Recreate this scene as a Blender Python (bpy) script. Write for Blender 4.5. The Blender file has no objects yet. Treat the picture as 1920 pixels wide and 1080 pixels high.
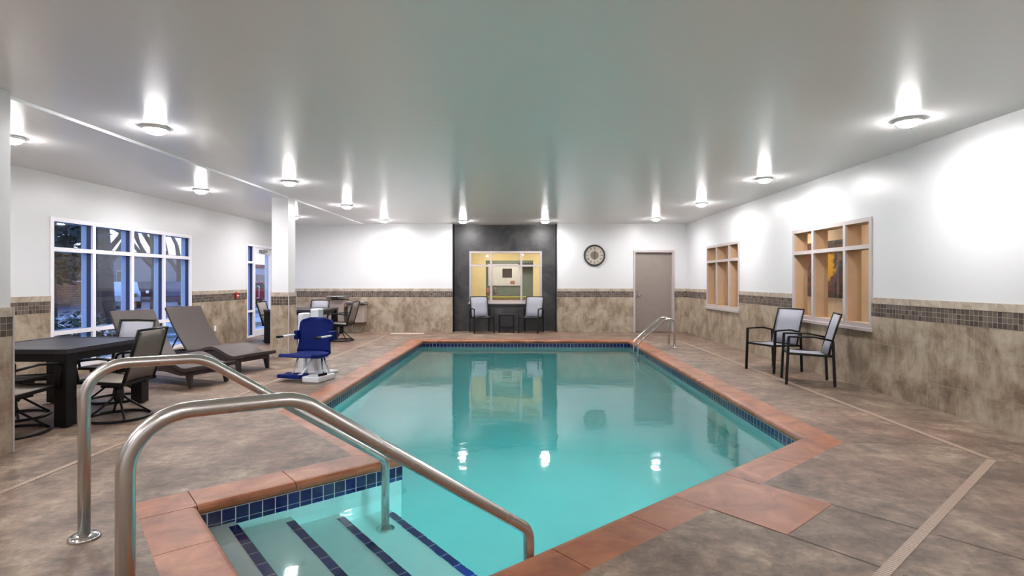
import bpy, bmesh, math, random
from mathutils import Vector, Matrix
R = math.radians
col = bpy.context.scene.collection
sc = bpy.context.scene

# ------------------------------------------------------------------ materials
def lin(c):
    return tuple((x/12.92 if x <= .04045 else ((x+.055)/1.055)**2.4) for x in [v/255 for v in c]) + (1,)

class NT:
    def __init__(s, name):
        s.m = bpy.data.materials.new(name); s.m.use_nodes = True
        s.t = s.m.node_tree; s.t.nodes.clear()
        s.out = s.t.nodes.new('ShaderNodeOutputMaterial')
    def n(s, typ, ins=None, **props):
        nd = s.t.nodes.new('ShaderNode' + typ)
        for k, v in props.items(): setattr(nd, k, v)
        for k, v in (ins or {}).items():
            sock = nd.inputs[k]
            if isinstance(v, bpy.types.NodeSocket): s.t.links.new(v, sock)
            else: sock.default_value = v
        return nd
    def ramp(s, fac, stops):
        nd = s.n('ValToRGB', {0: fac})
        cr = nd.color_ramp
        while len(cr.elements) < len(stops): cr.elements.new(.5)
        for e, (p, c) in zip(cr.elements, stops): e.position = p; e.color = c
        return nd.outputs[0]
    def mix(s, fac, a, b, mode='MIX'):
        nd = s.n('Mix', data_type='RGBA', blend_type=mode)
        for i, v in ((0, fac), (6, a), (7, b)):
            if isinstance(v, bpy.types.NodeSocket): s.t.links.new(v, nd.inputs[i])
            else: nd.inputs[i].default_value = v
        return nd.outputs[2]
    def bump(s, h, strength=.2, dist=.01):
        return s.n('Bump', {'Height': h, 'Strength': strength, 'Distance': dist}).outputs[0]
    def bsdf(s, base, rough=.5, metal=0, normal=None, spec=.5, **kw):
        ins = {'Base Color': base, 'Roughness': rough, 'Metallic': metal, 'Specular IOR Level': spec}
        if normal is not None: ins['Normal'] = normal
        ins.update(kw)
        b = s.n('BsdfPrincipled', ins)
        s.t.links.new(b.outputs[0], s.out.inputs[0])
        return s.m
    def coord(s): return s.n('TexCoord').outputs['Object']
    def uv(s): return s.n('TexCoord').outputs['UV']
    def noise(s, vec, scale, detail=4, rough=.55, **kw):
        return s.n('TexNoise', {'Vector': vec, 'Scale': scale, 'Detail': detail, 'Roughness': rough, **kw}).outputs[0]
    def mapping(s, vec, scale=(1,1,1), loc=(0,0,0), rot=(0,0,0)):
        return s.n('Mapping', {'Vector': vec, 'Scale': scale, 'Location': loc, 'Rotation': rot}).outputs[0]

def plain(name, c, rough=.5, metal=0, bump=0, bscale=200, spec=.5):
    t = NT(name); co = t.coord()
    nz = t.noise(co, bscale if bump else 6, 3)
    base = t.mix(nz, lin([x*.95 for x in c]), lin([min(255, x*1.04) for x in c]))
    nm = t.bump(nz, bump, .002) if bump else None
    return t.bsdf(base, rough, metal, nm, spec)

def emis(name, c, strength):
    t = NT(name)
    e = t.n('Emission', {'Color': lin(c), 'Strength': strength})
    t.t.links.new(e.outputs[0], t.out.inputs[0]); return t.m

M = {}
def ceiling_mat():
    t = NT('ceiling_paint'); co = t.coord()
    a = t.noise(co, 55, 5, .65); b = t.noise(co, 1.2, 2)
    base = t.mix(b, lin((246,245,245)), lin((250,249,249)))
    return t.bsdf(base, .30, 0, t.bump(a, .10, .004), .9, **{'Coat Weight': .3, 'Coat Roughness': .22})
M['ceiling'] = ceiling_mat()
def wall_mat():
    t = NT('wall_paint'); co = t.coord()
    a = t.noise(co, 90, 4, .6)
    return t.bsdf(lin((203,203,205)), .36, 0, t.bump(a, .08, .003), .4)
M['wall'] = wall_mat()

def planar(t, axis):
    s = t.n('SeparateXYZ', {0: t.coord()})
    return t.n('CombineXYZ', {0: s.outputs[1 if axis == 'x' else 0], 1: s.outputs[2], 2: 0.0}).outputs[0]
def planar_c(t):
    s = t.n('SeparateXYZ', {0: t.coord()}); a = t.n('Math', {0: s.outputs[0], 1: s.outputs[1]}, operation='ADD').outputs[0]
    return t.n('CombineXYZ', {0: a, 1: s.outputs[2], 2: 0.0}).outputs[0]

def stone_tile(axis):
    t = NT('travertine_tile_' + axis); co = t.coord(); v = planar_c(t) if axis == 'c' else planar(t, axis)
    br = t.n('TexBrick', {'Vector': t.mapping(v, loc=(.13, .056, 0)), 'Color1': (.35,.35,.35,1), 'Color2': (.7,.7,.7,1), 'Mortar': (0,0,0,1),
             'Scale': 1.0, 'Mortar Size': .0028, 'Mortar Smooth': .1, 'Brick Width': .62, 'Row Height': .332}, offset=0.0)
    warp = t.noise(co, 1.6, 3)
    m = t.mapping(co, scale=(1,1,1), rot=(.5,.4,.6))
    n1 = t.n('TexNoise', {'Vector': m, 'Scale': 2.6, 'Detail': 8, 'Roughness': .68, 'Distortion': .5}).outputs[0]
    n2 = t.n('TexNoise', {'Vector': t.mapping(co, scale=(3,3,1.1)), 'Scale': 3.4, 'Detail': 9, 'Roughness': .74, 'Distortion': .3}).outputs[0]
    n1s = t.n('Math', {0: n1, 1: .62}, operation='MULTIPLY').outputs[0]
    mixv = t.n('Math', {0: n2, 1: .38, 2: n1s}, operation='MULTIPLY_ADD').outputs[0]
    c = t.ramp(mixv, [(.36, lin((98,82,66))), (.46, lin((134,117,99))), (.53, lin((156,141,123))), (.66, lin((176,164,148)))])
    vary = t.mix(.16, c, br.outputs['Color'], 'OVERLAY')
    base = t.mix(br.outputs['Fac'], vary, lin((150,138,122)))
    inv = t.n('Math', {0: 1.0, 1: br.outputs['Fac']}, operation='SUBTRACT').outputs[0]
    return t.bsdf(base, .42, 0, t.bump(inv, .25, .002))
def mosaic(axis):
    t = NT('brown_mosaic_' + axis); v = planar_c(t) if axis == 'c' else planar(t, axis)
    br = t.n('TexBrick', {'Vector': t.mapping(v, loc=(0, -.9395, 0)), 'Color1': lin((62,52,46)), 'Color2': lin((118,104,94)), 'Mortar': lin((158,150,140)),
             'Scale': 1.0, 'Mortar Size': .0022, 'Mortar Smooth': .1, 'Bias': -.1, 'Brick Width': .0535, 'Row Height': .0535}, offset=0.0)
    n = t.noise(t.coord(), 9, 3)
    base = t.mix(n, br.outputs[0], t.mix(.5, br.outputs[0], lin((70,62,62))))
    return t.bsdf(base, .25, 0, t.bump(t.n('Math', {0: 1.0, 1: br.outputs['Fac']}, operation='SUBTRACT').outputs[0], .2, .001))
def cap_tile():
    t = NT('cap_tile'); co = t.coord()
    n1 = t.n('TexNoise', {'Vector': co, 'Scale': 7.0, 'Detail': 7, 'Roughness': .65, 'Distortion': .8}).outputs[0]
    return t.bsdf(t.ramp(n1, [(.35, lin((140,124,108))), (.6, lin((176,164,150)))]), .4)
for a in 'xyc': M['stone_'+a] = stone_tile(a); M['mosaic_'+a] = mosaic(a)
M['cap'] = cap_tile()

def slate_mat():
    t = NT('dark_slate_tile'); v = planar(t, 'y'); co = t.coord()
    br = t.n('TexBrick', {'Vector': t.mapping(v, loc=(.05, .0, 0)), 'Color1': (.3,.3,.3,1), 'Color2': (.7,.7,.7,1), 'Mortar': (0,0,0,1),
             'Scale': 1.0, 'Mortar Size': .002, 'Mortar Smooth': .1, 'Brick Width': .46, 'Row Height': .46}, offset=0.0)
    n = t.n('TexNoise', {'Vector': co, 'Scale': 2.4, 'Detail': 8, 'Roughness': .62, 'Distortion': .6}).outputs[0]
    c = t.ramp(n, [(.32, lin((36,36,40))), (.5, lin((55,54,56))), (.62, lin((70,67,65)))])
    c = t.mix(.25, c, br.outputs[0], 'OVERLAY')
    base = t.mix(br.outputs['Fac'], c, lin((58,57,58)))
    return t.bsdf(base, .4, 0, t.bump(n, .3, .004))
M['slate'] = slate_mat()

def deck_mat():
    t = NT('stamped_concrete'); co = t.coord()
    big = t.n('TexNoise', {'Vector': co, 'Scale': .55, 'Detail': 3, 'Roughness': .5, 'Distortion': .4}).outputs[0]
    med = t.n('TexNoise', {'Vector': co, 'Scale': 2.2, 'Detail': 10, 'Roughness': .74, 'Distortion': .25}).outputs[0]
    fine = t.n('TexNoise', {'Vector': co, 'Scale': 11.0, 'Detail': 8, 'Roughness': .7, 'Distortion': .4}).outputs[0]
    a = t.ramp(med, [(.32, lin((74,59,49))), (.46, lin((101,84,72))), (.55, lin((123,105,90))), (.68, lin((156,138,119)))])
    b = t.ramp(med, [(.32, lin((86,64,54))), (.5, lin((118,92,78))), (.68, lin((144,118,101)))])
    c = t.mix(t.ramp(big, [(.44, (0,0,0,1)), (.62, (.75,.75,.75,1))]), a, b)
    c = t.mix(.7, c, t.ramp(fine, [(.34, (.28,.28,.28,1)), (.5, (.5,.5,.5,1)), (.66, (.74,.74,.74,1))]), 'OVERLAY')
    h = t.n('Math', {0: med, 1: .6, 2: fine}, operation='MULTIPLY_ADD').outputs[0]
    return t.bsdf(c, .5, 0, t.bump(h, .5, .012), .4)
M['deck'] = deck_mat()
M['joint'] = plain('joint_line', (70,56,50), .8)
def coping_mat():
    t = NT('terracotta_coping'); co = t.coord()
    info = t.n('ObjectInfo').outputs['Random']
    med = t.n('TexNoise', {'Vector': co, 'Scale': 3.4, 'Detail': 8, 'Roughness': .62, 'Distortion': .6}).outputs[0]
    c = t.ramp(med, [(.3, lin((104,54,30))), (.47, lin((138,79,48))), (.6, lin((158,97,64))), (.75, lin((174,119,86)))])
    c = t.mix(t.n('Math', {0: info, 1: .18}, operation='MULTIPLY').outputs[0], c, lin((140,88,62)))
    fine = t.noise(co, 16, 7, .7)
    c = t.mix(.4, c, t.ramp(fine, [(.3, (.38,.38,.38,1)), (.7, (.62,.62,.62,1))]), 'OVERLAY')
    return t.bsdf(c, .45, 0, t.bump(fine, .25, .004))
M['coping'] = coping_mat()
def pool_tile(name='blue_pool_tile', w=.082, h=.082, c1=(8,12,58), c2=(15,25,84)):
    t = NT(name); uv = t.uv()
    br = t.n('TexBrick', {'Vector': uv, 'Color1': lin(c1), 'Color2': lin(c2), 'Mortar': lin((196,200,204)),
             'Scale': 1.0, 'Mortar Size': .0028, 'Mortar Smooth': .1, 'Brick Width': w, 'Row Height': h}, offset=0.0)
    return t.bsdf(br.outputs[0], .12)
M['pooltile'] = pool_tile()
M['nosetile'] = pool_tile('blue_nosing_tile', .152, .2, (12,20,74), (20,32,96))
def plaster():
    t = NT('pool_plaster'); co = t.coord()
    n = t.noise(co, 2.5, 6, .6)
    return t.bsdf(t.mix(n, lin((206,222,222)), lin((226,236,234))), .6)
M['plaster'] = plaster()
def water_mat():
    t = NT('pool_water'); co = t.coord()
    n = t.noise(co, 4.5, 3, .5)
    nm = t.bump(n, .12, .02)
    g = t.n('BsdfGlass', {'Color': (1,1,1,1), 'Roughness': 0.04, 'IOR': 1.33, 'Normal': nm})
    t.t.links.new(g.outputs[0], t.out.inputs[0])
    v = t.n('VolumeAbsorption', {'Color': (.0,.79,.80,1), 'Density': .52})
    t.t.links.new(v.outputs[0], t.out.inputs[1])
    return t.m
M['water'] = water_mat()
def steel(name='brushed_steel', c=(200,198,194), rough=.27):
    t = NT(name); co = t.coord()
    n = t.noise(co, 4.0, 2)
    r = t.n('MapRange', {0: n, 3: rough*.94, 4: rough*1.06}).outputs[0]
    return t.bsdf(lin(c), r, 1.0)
M['steel'] = steel()
M['chrome'] = steel('polished_chrome', (215,215,215), .12)
M['black'] = plain('black_powder_coat', (11,10,11), .45, spec=.3)
M['table'] = plain('charcoal_slat_top', (36,34,42), .38)
def sling(name, c):
    t = NT(name); co = t.coord()
    w = t.n('TexChecker', {'Vector': co, 'Scale': 260.0, 'Color1': lin(c), 'Color2': lin([x*.84 for x in c])}).outputs[0]
    return t.bsdf(w, .7)
M['sling'] = sling('grey_sling_mesh', (150,150,160))
M['sling_tan'] = sling('taupe_sling_mesh', (128,118,110))
def wicker():
    t = NT('brown_wicker'); co = t.coord()
    w1 = t.n('TexWave', {'Vector': co, 'Scale': 40.0, 'Distortion': 1.0, 'Detail': 1.0}, bands_direction='X').outputs[1]
    w2 = t.n('TexWave', {'Vector': co, 'Scale': 40.0, 'Distortion': 1.0, 'Detail': 1.0}, bands_direction='Y').outputs[1]
    m = t.n('Math', {0: w1, 1: w2}, operation='MULTIPLY').outputs[0]
    c = t.mix(m, lin((48,38,35)), lin((78,64,58)))
    return t.bsdf(c, .5, 0, t.bump(m, .5, .003))
M['wicker'] = wicker()
M['wicker_dark'] = plain('dark_wicker_base', (48,38,34), .6, bump=.3, bscale=120)
M['blue'] = plain('royal_blue_plastic', (0,22,92), .6, spec=.15)
M['white'] = plain('white_plastic', (226,228,234), .35)
M['frame_w'] = plain('white_window_frame', (224,222,228), .4)
M['frame_b'] = plain('blue_aluminium_shade_painted', (22,34,72), .4); M['frame_o'] = plain('blue_aluminium_skylight_painted', (150,170,200), .4)  # one jamb metal: shade painted into the first colour, skylight into the second
M['frame_g'] = plain('greige_steel_frame', (172,162,160), .4)
M['frame_t'] = plain('tan_window_jamb', (178,146,116), .5)
M['door'] = plain('taupe_door_paint', (130,119,112), .45)
M['taupe'] = plain('taupe_cabinet', (150,136,128), .5)
M['grey'] = plain('grey_metal', (140,140,138), .35, .6)
M['red'] = plain('red_alarm', (178,34,26), .4)
M['grate'] = None
def grate_mat():
    t = NT('drain_grating'); uv = t.uv()
    br = t.n('TexBrick', {'Vector': uv, 'Color1': lin((164,142,126)), 'Color2': lin((156,134,118)), 'Mortar': lin((110,86,74)),
             'Scale': 1.0, 'Mortar Size': .0035, 'Brick Width': .022, 'Row Height': .2}, offset=0.0)
    return t.bsdf(br.outputs[0], .5)
M['grate'] = grate_mat()
def glass():
    t = NT('window_glass')
    bf = t.n('NewGeometry').outputs['Backfacing']
    fr = t.n('Fresnel', {'IOR': t.n('MapRange', {0: bf, 3: 1.45, 4: 1/1.45}).outputs[0]}).outputs[0]
    tr = t.n('BsdfTransparent', {'Color': (.95,.97,.98,1)}); gl = t.n('BsdfGlossy', {'Color': (1,1,1,1), 'Roughness': .02})
    mx = t.n('MixShader', {0: fr, 1: tr.outputs[0], 2: gl.outputs[0]})
    t.t.links.new(mx.outputs[0], t.out.inputs[0]); return t.m
M['glass'] = glass()
M['cream'] = plain('cream_hall_wall', (236,214,180), .6)
M['yellow'] = plain('yellow_room_wall', (224,206,156), .6)
M['lime'] = plain('lime_sill', (170,172,60), .5)
M['teal'] = plain('grey_green_wall', (120,134,126), .6)
M['darkwood'] = plain('dark_wood', (52,38,34), .5)

# ------------------------------------------------------------------ mesh builder
class MB:
    def __init__(s): s.v = []; s.f = []; s.uv = {}; s.mi = []; s.sm = []
    def face(s, pts, uv=None, mi=0, smooth=False):
        b = len(s.v); s.v += [tuple(p) for p in pts]; s.f.append(list(range(b, b+len(pts))))
        if uv: s.uv[len(s.f)-1] = uv
        s.mi.append(mi); s.sm.append(smooth); return s
    def raw(s, vs, fs, mi=0, smooth=False):
        b = len(s.v); s.v += [tuple(p) for p in vs]
        for f in fs: s.f.append([b+i for i in f]); s.mi.append(mi); s.sm.append(smooth)
        return s
    def box(s, x0, x1, y0, y1, z0, z1, mi=0):
        vs = [(x, y, z) for z in (z0, z1) for y in (y0, y1) for x in (x0, x1)]
        return s.raw(vs, [(0,2,3,1),(4,5,7,6),(0,1,5,4),(2,6,7,3),(0,4,6,2),(1,3,7,5)], mi)
    def obox(s, c, half, ax, az=(0,0,1), mi=0):     # oriented box, ax = local x, az = local z
        ax = Vector(ax).normalized(); az = Vector(az); az = (az - ax*az.dot(ax)).normalized(); ay = az.cross(ax)
        c = Vector(c)
        vs = [c + ax*half[0]*i + ay*half[1]*j + az*half[2]*k for k in (-1,1) for j in (-1,1) for i in (-1,1)]
        return s.raw(vs, [(0,2,3,1),(4,5,7,6),(0,1,5,4),(2,6,7,3),(0,4,6,2),(1,3,7,5)], mi)
    def bar(s, a, b, w, h, up=(0,0,1), mi=0):
        a = Vector(a); b = Vector(b); d = b-a
        if abs(d.normalized().dot(Vector(up))) > .95: up = (0,1,0)
        return s.obox((a+b)/2, (d.length/2, w/2, h/2), d, up, mi)
    def prism(s, poly, z0, z1, mi=0):
        n = len(poly)
        vs = [(x, y, z0) for x, y in poly] + [(x, y, z1) for x, y in poly]
        fs = [tuple(range(n))[::-1], tuple(range(n, 2*n))] + [(i, (i+1) % n, n+(i+1) % n, n+i) for i in range(n)]
        return s.raw(vs, fs, mi)
    def extr(s, prof, x0, x1, mi=0, smooth=False):      # profile in (y,z) extruded along x
        n = len(prof)
        vs = [(x0, y, z) for y, z in prof] + [(x1, y, z) for y, z in prof]
        s.raw(vs, [tuple(range(n)), tuple(range(n, 2*n))[::-1]], mi)
        return s.raw(vs, [(i, n+i, n+(i+1) % n, (i+1) % n) for i in range(n)], mi, smooth)
    def tube(s, path, r, n=12, closed=False, mi=0, cap=True):
        P = [Vector(p) for p in path]; m = len(P); vs = []; 
        T = []
        for i in range(m):
            a = P[(i-1) % m] if (closed or i > 0) else P[i]; b = P[(i+1) % m] if (closed or i < m-1) else P[i]
            T.append((b-a).normalized())
        u = T[0].orthogonal().normalized()
        rr = r if isinstance(r, (list, tuple)) else [r]*m
        for i in range(m):
            u = (u - T[i]*u.dot(T[i])).normalized(); w = T[i].cross(u)
            for k in range(n):
                a = 2*math.pi*k/n; vs.append(P[i] + (u*math.cos(a) + w*math.sin(a))*rr[i])
        fs = []
        for i in range(m if closed else m-1):
            j = (i+1) % m
            for k in range(n): fs.append((i*n+k, i*n+(k+1) % n, j*n+(k+1) % n, j*n+k))
        s.raw(vs, fs, mi, True)
        if cap and not closed:
            s.raw(vs[:n], [tuple(range(n))[::-1]], mi); s.raw(vs[-n:], [tuple(range(n))], mi)
        return s
    def lathe(s, prof, c=(0,0,0), n=24, mi=0, axis='z', smooth=True):
        vs = []
        for r, z in prof:
            for k in range(n):
                a = 2*math.pi*k/n
                p = (r*math.cos(a), r*math.sin(a), z)
                if axis == 'y': p = (p[0], p[2], p[1])
                if axis == 'x': p = (p[2], p[0], p[1])
                vs.append((p[0]+c[0], p[1]+c[1], p[2]+c[2]))
        fs = [(i*n+k, i*n+(k+1) % n, (i+1)*n+(k+1) % n, (i+1)*n+k) for i in range(len(prof)-1) for k in range(n)]
        s.raw(vs, fs, mi, smooth)
        s.raw(vs[:n], [tuple(range(n))[::-1]], mi); s.raw(vs[-n:], [tuple(range(n))], mi)
        return s
    def build(s, name, mats, parent=None, bevel=0, kind=None, label=None, cat=None, group=None, loc=None, weld=True):
        me = bpy.data.meshes.new(name)
        me.from_pydata([tuple(v) for v in s.v], [], s.f)
        ml = mats if isinstance(mats, (list, tuple)) else [mats]
        for m in ml: me.materials.append(m)
        if s.uv:
            ul = me.uv_layers.new(name='UVMap')
            for pi, uvs in s.uv.items():
                for li, uvp in zip(me.polygons[pi].loop_indices, uvs): ul.data[li].uv = uvp
        for p, mi, sm in zip(me.polygons, s.mi, s.sm): p.material_index = mi; p.use_smooth = sm
        bm = bmesh.new(); bm.from_mesh(me)
        if weld: bmesh.ops.remove_doubles(bm, verts=bm.verts, dist=1e-5)
        if not s.uv: bmesh.ops.recalc_face_normals(bm, faces=bm.faces)
        bm.to_mesh(me); bm.free()
        o = bpy.data.objects.new(name, me); col.objects.link(o)
        if parent: o.parent = parent
        if loc: o.location = loc
        if bevel:
            b = o.modifiers.new('bevel', 'BEVEL'); b.width = bevel; b.segments = 2; b.limit_method = 'ANGLE'; b.angle_limit = R(50)
        tag(o, label, cat, group, kind)
        return o

def tag(o, label=None, cat=None, group=None, kind=None):
    if label: o['label'] = label
    if cat: o['category'] = cat
    if group: o['group'] = group
    if kind: o['kind'] = kind
    return o
def empty(name, loc, rz=0, label=None, cat=None, group=None, kind=None, parent=None):
    o = bpy.data.objects.new(name, None); col.objects.link(o)
    o.empty_display_size = .1; o.location = loc; o.rotation_euler = (0, 0, rz)
    if parent: o.parent = parent
    return tag(o, label, cat, group, kind)
def children(o): return [c for c in bpy.data.objects if c.parent == o]
def copy_tree(o, parent=None):
    c = o.copy(); col.objects.link(c); c.parent = parent
    for ch in children(o): copy_tree(ch, c)
    return c
def place(o, loc, face=None, rz=None, label=None):
    o.location = loc
    if face: rz = math.atan2(face[0], -face[1])
    if rz is not None: o.rotation_euler = (0, 0, rz)
    if label: o['label'] = label
    return o
def fillet(pts, rad, n=6):
    P = [Vector(p) for p in pts]; out = [P[0]]
    for i in range(1, len(P)-1):
        r = rad[i-1] if isinstance(rad, (list, tuple)) else rad
        a = (P[i-1]-P[i]).normalized(); b = (P[i+1]-P[i]).normalized()
        ang = a.angle(b)
        if ang > 3.1: out.append(P[i]); continue
        d = min(r/math.tan(ang/2), (P[i-1]-P[i]).length*.49, (P[i+1]-P[i]).length*.49)
        rr = d*math.tan(ang/2)
        cdir = (a+b).normalized(); c = P[i] + cdir*(rr/math.sin(ang/2))
        s0 = P[i]+a*d-c; s1 = P[i]+b*d-c
        for k in range(n+1):
            t = k/n; tot = s0.angle(s1)
            v = (s0*math.sin((1-t)*tot) + s1*math.sin(t*tot))/math.sin(tot)
            out.append(c+v)
    out.append(P[-1]); return out

# ------------------------------------------------------------------ camera
XL, XR, YB, YF, HC = -6.58, 4.48, 14.75, -4.0, 2.92
F = 1027.0
cam_d = bpy.data.cameras.new('camera'); cam = bpy.data.objects.new('camera', cam_d); col.objects.link(cam)
cam.location = (0, 0, 1.39); cam.rotation_euler = (R(90), 0, math.atan(15/F))
cam_d.sensor_width = 36; cam_d.lens = F/1920*36; cam_d.shift_y = -14/1920
cam_d.clip_start = .05; cam_d.clip_end = 300
sc.camera = cam

# ------------------------------------------------------------------ shell
def wall_panel(mb, axis, pos, a0, a1, z0, z1, thick, openings, mi=0, reveal=True):
    """wall plane at coordinate pos, body extends by thick away from room (sign of thick)."""
    As = sorted({a0, a1} | {v for o in openings for v in (o[0], o[1]) if a0 < v < a1})
    Zs = sorted({z0, z1} | {v for o in openings for v in (o[2], o[3]) if z0 < v < z1})
    def P(a, z, d): return (pos+d, a, z) if axis == 'x' else (a, pos+d, z)
    def solid(i, j):
        if i < 0 or j < 0 or i >= len(As)-1 or j >= len(Zs)-1: return False
        a = (As[i]+As[i+1])/2; z = (Zs[j]+Zs[j+1])/2
        return not any(o[0] < a < o[1] and o[2] < z < o[3] for o in openings)
    for i in range(len(As)-1):
        for j in range(len(Zs)-1):
            if not solid(i, j): continue
            A0, A1, Z0, Z1 = As[i], As[i+1], Zs[j], Zs[j+1]
            for d in (0, thick): mb.face([P(A0,Z0,d), P(A1,Z0,d), P(A1,Z1,d), P(A0,Z1,d)], mi=mi)
            if not solid(i-1, j): mb.face([P(A0,Z0,0), P(A0,Z0,thick), P(A0,Z1,thick), P(A0,Z1,0)], mi=mi)
            if not solid(i+1, j): mb.face([P(A1,Z0,0), P(A1,Z0,thick), P(A1,Z1,thick), P(A1,Z1,0)], mi=mi)
            if not solid(i, j-1): mb.face([P(A0,Z0,0), P(A0,Z0,thick), P(A1,Z0,thick), P(A1,Z0,0)], mi=mi)
            if not solid(i, j+1): mb.face([P(A0,Z1,0), P(A0,Z1,thick), P(A1,Z1,thick), P(A1,Z1,0)], mi=mi)
    return mb
ZB0, ZB1, ZC = .94, 1.10, 1.175
def make_wall(name, axis, pos, a0, a1, thick, openings, seg=None):
    w = wall_panel(MB(), axis, pos, a0, a1, 0, HC+.1, thick, openings).build(name, M['wall'], kind='structure')
    s = -1 if thick > 0 else 1
    for (b0, b1) in (seg or [(a0, a1)]):
        wall_panel(MB(), axis, pos, b0, b1, 0, ZB0, s*.012, openings).build('wainscot_tile', M['stone_'+axis], w)
        wall_panel(MB(), axis, pos, b0, b1, ZB0, ZB1, s*.014, openings).build('mosaic_band', M['mosaic_'+axis], w)
        wall_panel(MB(), axis, pos, b0, b1, ZB1, ZC, s*.018, openings).build('cap_tile', M['cap'], w)
    return w
WIN_L = (7.57, 10.87, .10, 2.29); DOOR_L = (13.08, 14.45, 0, 2.28)
WIN_A = (11.25, 13.2, .77, 2.205); WIN_B = (7.03, 9.06, .78, 2.205)
make_wall('wall_left', 'x', XL, YF, YB+.2, -.2, [WIN_L, DOOR_L])
make_wall('wall_right', 'x', XR, YF, YB+.2, .22, [WIN_A, WIN_B])
RX0, RX1, RY = -1.80, .975, 15.12
DB = (3.08, 4.09, 0, 2.155)
make_wall('wall_back', 'y', YB, XL-.2, XR+.22, .2, [(RX0, RX1, 0, HC+.1), DB], [(XL, RX0-.02), (RX1+.02, XR)])
wall_panel(MB(), 'y', YF, XL-.2, XR+.22, 0, HC+.1, -.2, []).build('wall_front', M['wall'], kind='structure')
# dark slate recess
WS = (-1.40, .605, .785, 2.20)
m = wall_panel(MB(), 'y', RY, RX0-.02, RX1+.02, 0, HC+.1, .2, [WS])
m.box(RX0-.02, RX0, YB-.016, RY, 0, HC+.1); m.box(RX1, RX1+.02, YB-.016, RY, 0, HC+.1)
m.build('wall_slate_recess', M['slate'], kind='structure')
# ceiling (two levels with a small step at x = -4.22)
XS = -4.22
m = MB().box(XS, XR+.22, YF-.2, RY+.2, HC, HC+.12)
m.box(XL-.2, XS, YF-.2, RY+.2, HC-.028, HC+.12)
m.build('ceiling', M['ceiling'], kind='structure')
MB().box(XS, XS+.006, YF, YB, HC-.03, HC+.002).build('trim_1', M['white'], kind='structure')

# ------------------------------------------------------------------ pool geometry
ud = Vector((.7556, .6549)); vd = Vector((.6549, -.7556))      # diag directions
P1 = Vector((-2.25, 12.7)); P2 = Vector((2.50, 12.7)); P3 = Vector((2.48, 4.89))
P5 = Vector((-1.99, 3.351)); P4 = P5 + ud*1.452
t6 = (P3-P5).dot(vd); P6 = P5 + vd*t6
P0 = P4 - vd*((P4.x+2.26)/.6549)
POLY = [P1, P2, P3, P6, P5, P4, P0]
N = len(POLY)
def nrm(i): d = (POLY[(i+1) % N]-POLY[i]).normalized(); return Vector((-d.y, d.x))
def mitre(i): a = nrm(i-1); b = nrm(i); return (a+b)/(1+a.dot(b))
def offset(o): return [POLY[i]+mitre(i)*o for i in range(N)]
CW = .30
WLEV = -.150
pool = empty('swimming_pool', (0, 0, 0), label='turquoise indoor swimming pool with terracotta coping and corner entry steps', cat='swimming pool')
# floor with hole
def filled(outer, inner, z, mi=0):
    bm = bmesh.new()
    for ring in (outer, inner):
        vs = [bm.verts.new((p[0], p[1], z)) for p in ring]
        for i in range(len(vs)): bm.edges.new((vs[i], vs[(i+1) % len(vs)]))
    bmesh.ops.triangle_fill(bm, use_beauty=True, use_dissolve=False, edges=bm.edges)
    bm.verts.index_update(); bm.verts.ensure_lookup_table()
    r = ([v.co[:] for v in bm.verts], [[v.index for v in f.verts] for f in bm.faces]); bm.free(); return r
m = MB(); outerp = offset(CW)
rect = [(XL-.2, YF-.2), (XR+.22, YF-.2), (XR+.22, RY+.2), (XL-.2, RY+.2)]
vs, fs = filled(rect, outerp, 0); m.raw(vs, fs)
m.box(XL-.2, XR+.22, YF-.2, YF-.19, -.1, 0)
n_ = len(outerp)
for i in range(n_):
    a, b = outerp[i], outerp[(i+1) % n_]
    m.face([(a.x,a.y,-.12), (b.x,b.y,-.12), (b.x,b.y,0), (a.x,a.y,0)])
# saw-cut joints in the deck
def cut(a, b, w=.007):
    a = Vector(a); b = Vector(b); d = (b-a).normalized(); n = Vector((-d.y, d.x))*w/2
    m.face([(p.x, p.y, .0012) for p in (a-n, b-n, b+n, a+n)], mi=1)
DX = 3.66; D0 = Vector((3.66, 4.30))
J2 = P3 - ud*1.37 + vd*CW; J3 = P3 - ud*2.00 + vd*CW
def to_drain(p):      # walk along vd until the diagonal drain line
    return p + vd*((D0-p).dot(vd))
cut(J2+vd*.0, to_drain(J2)); cut(J3, to_drain(J3))
cut(outerp[2], (3.64, outerp[2].y-.05)); 
for y in (7.6, 10.9): cut((2.8, y), (DX, y)); cut((DX+.03, y+.2), (XR, y+.2)); cut((XL, y), (-2.56, y))
p = outerp[4]; cut((-3.43, 4.9), (-6.5, 4.75)); cut(to_drain(J2)+vd*.06, to_drain(J2)+vd*1.6); cut(to_drain(J3)+vd*.06, to_drain(J3)+vd*1.6)
cut(D0+Vector((.05, -.05)), (XR, 3.9))
m.build('floor', [M['deck'], M['joint']], kind='structure')

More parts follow.
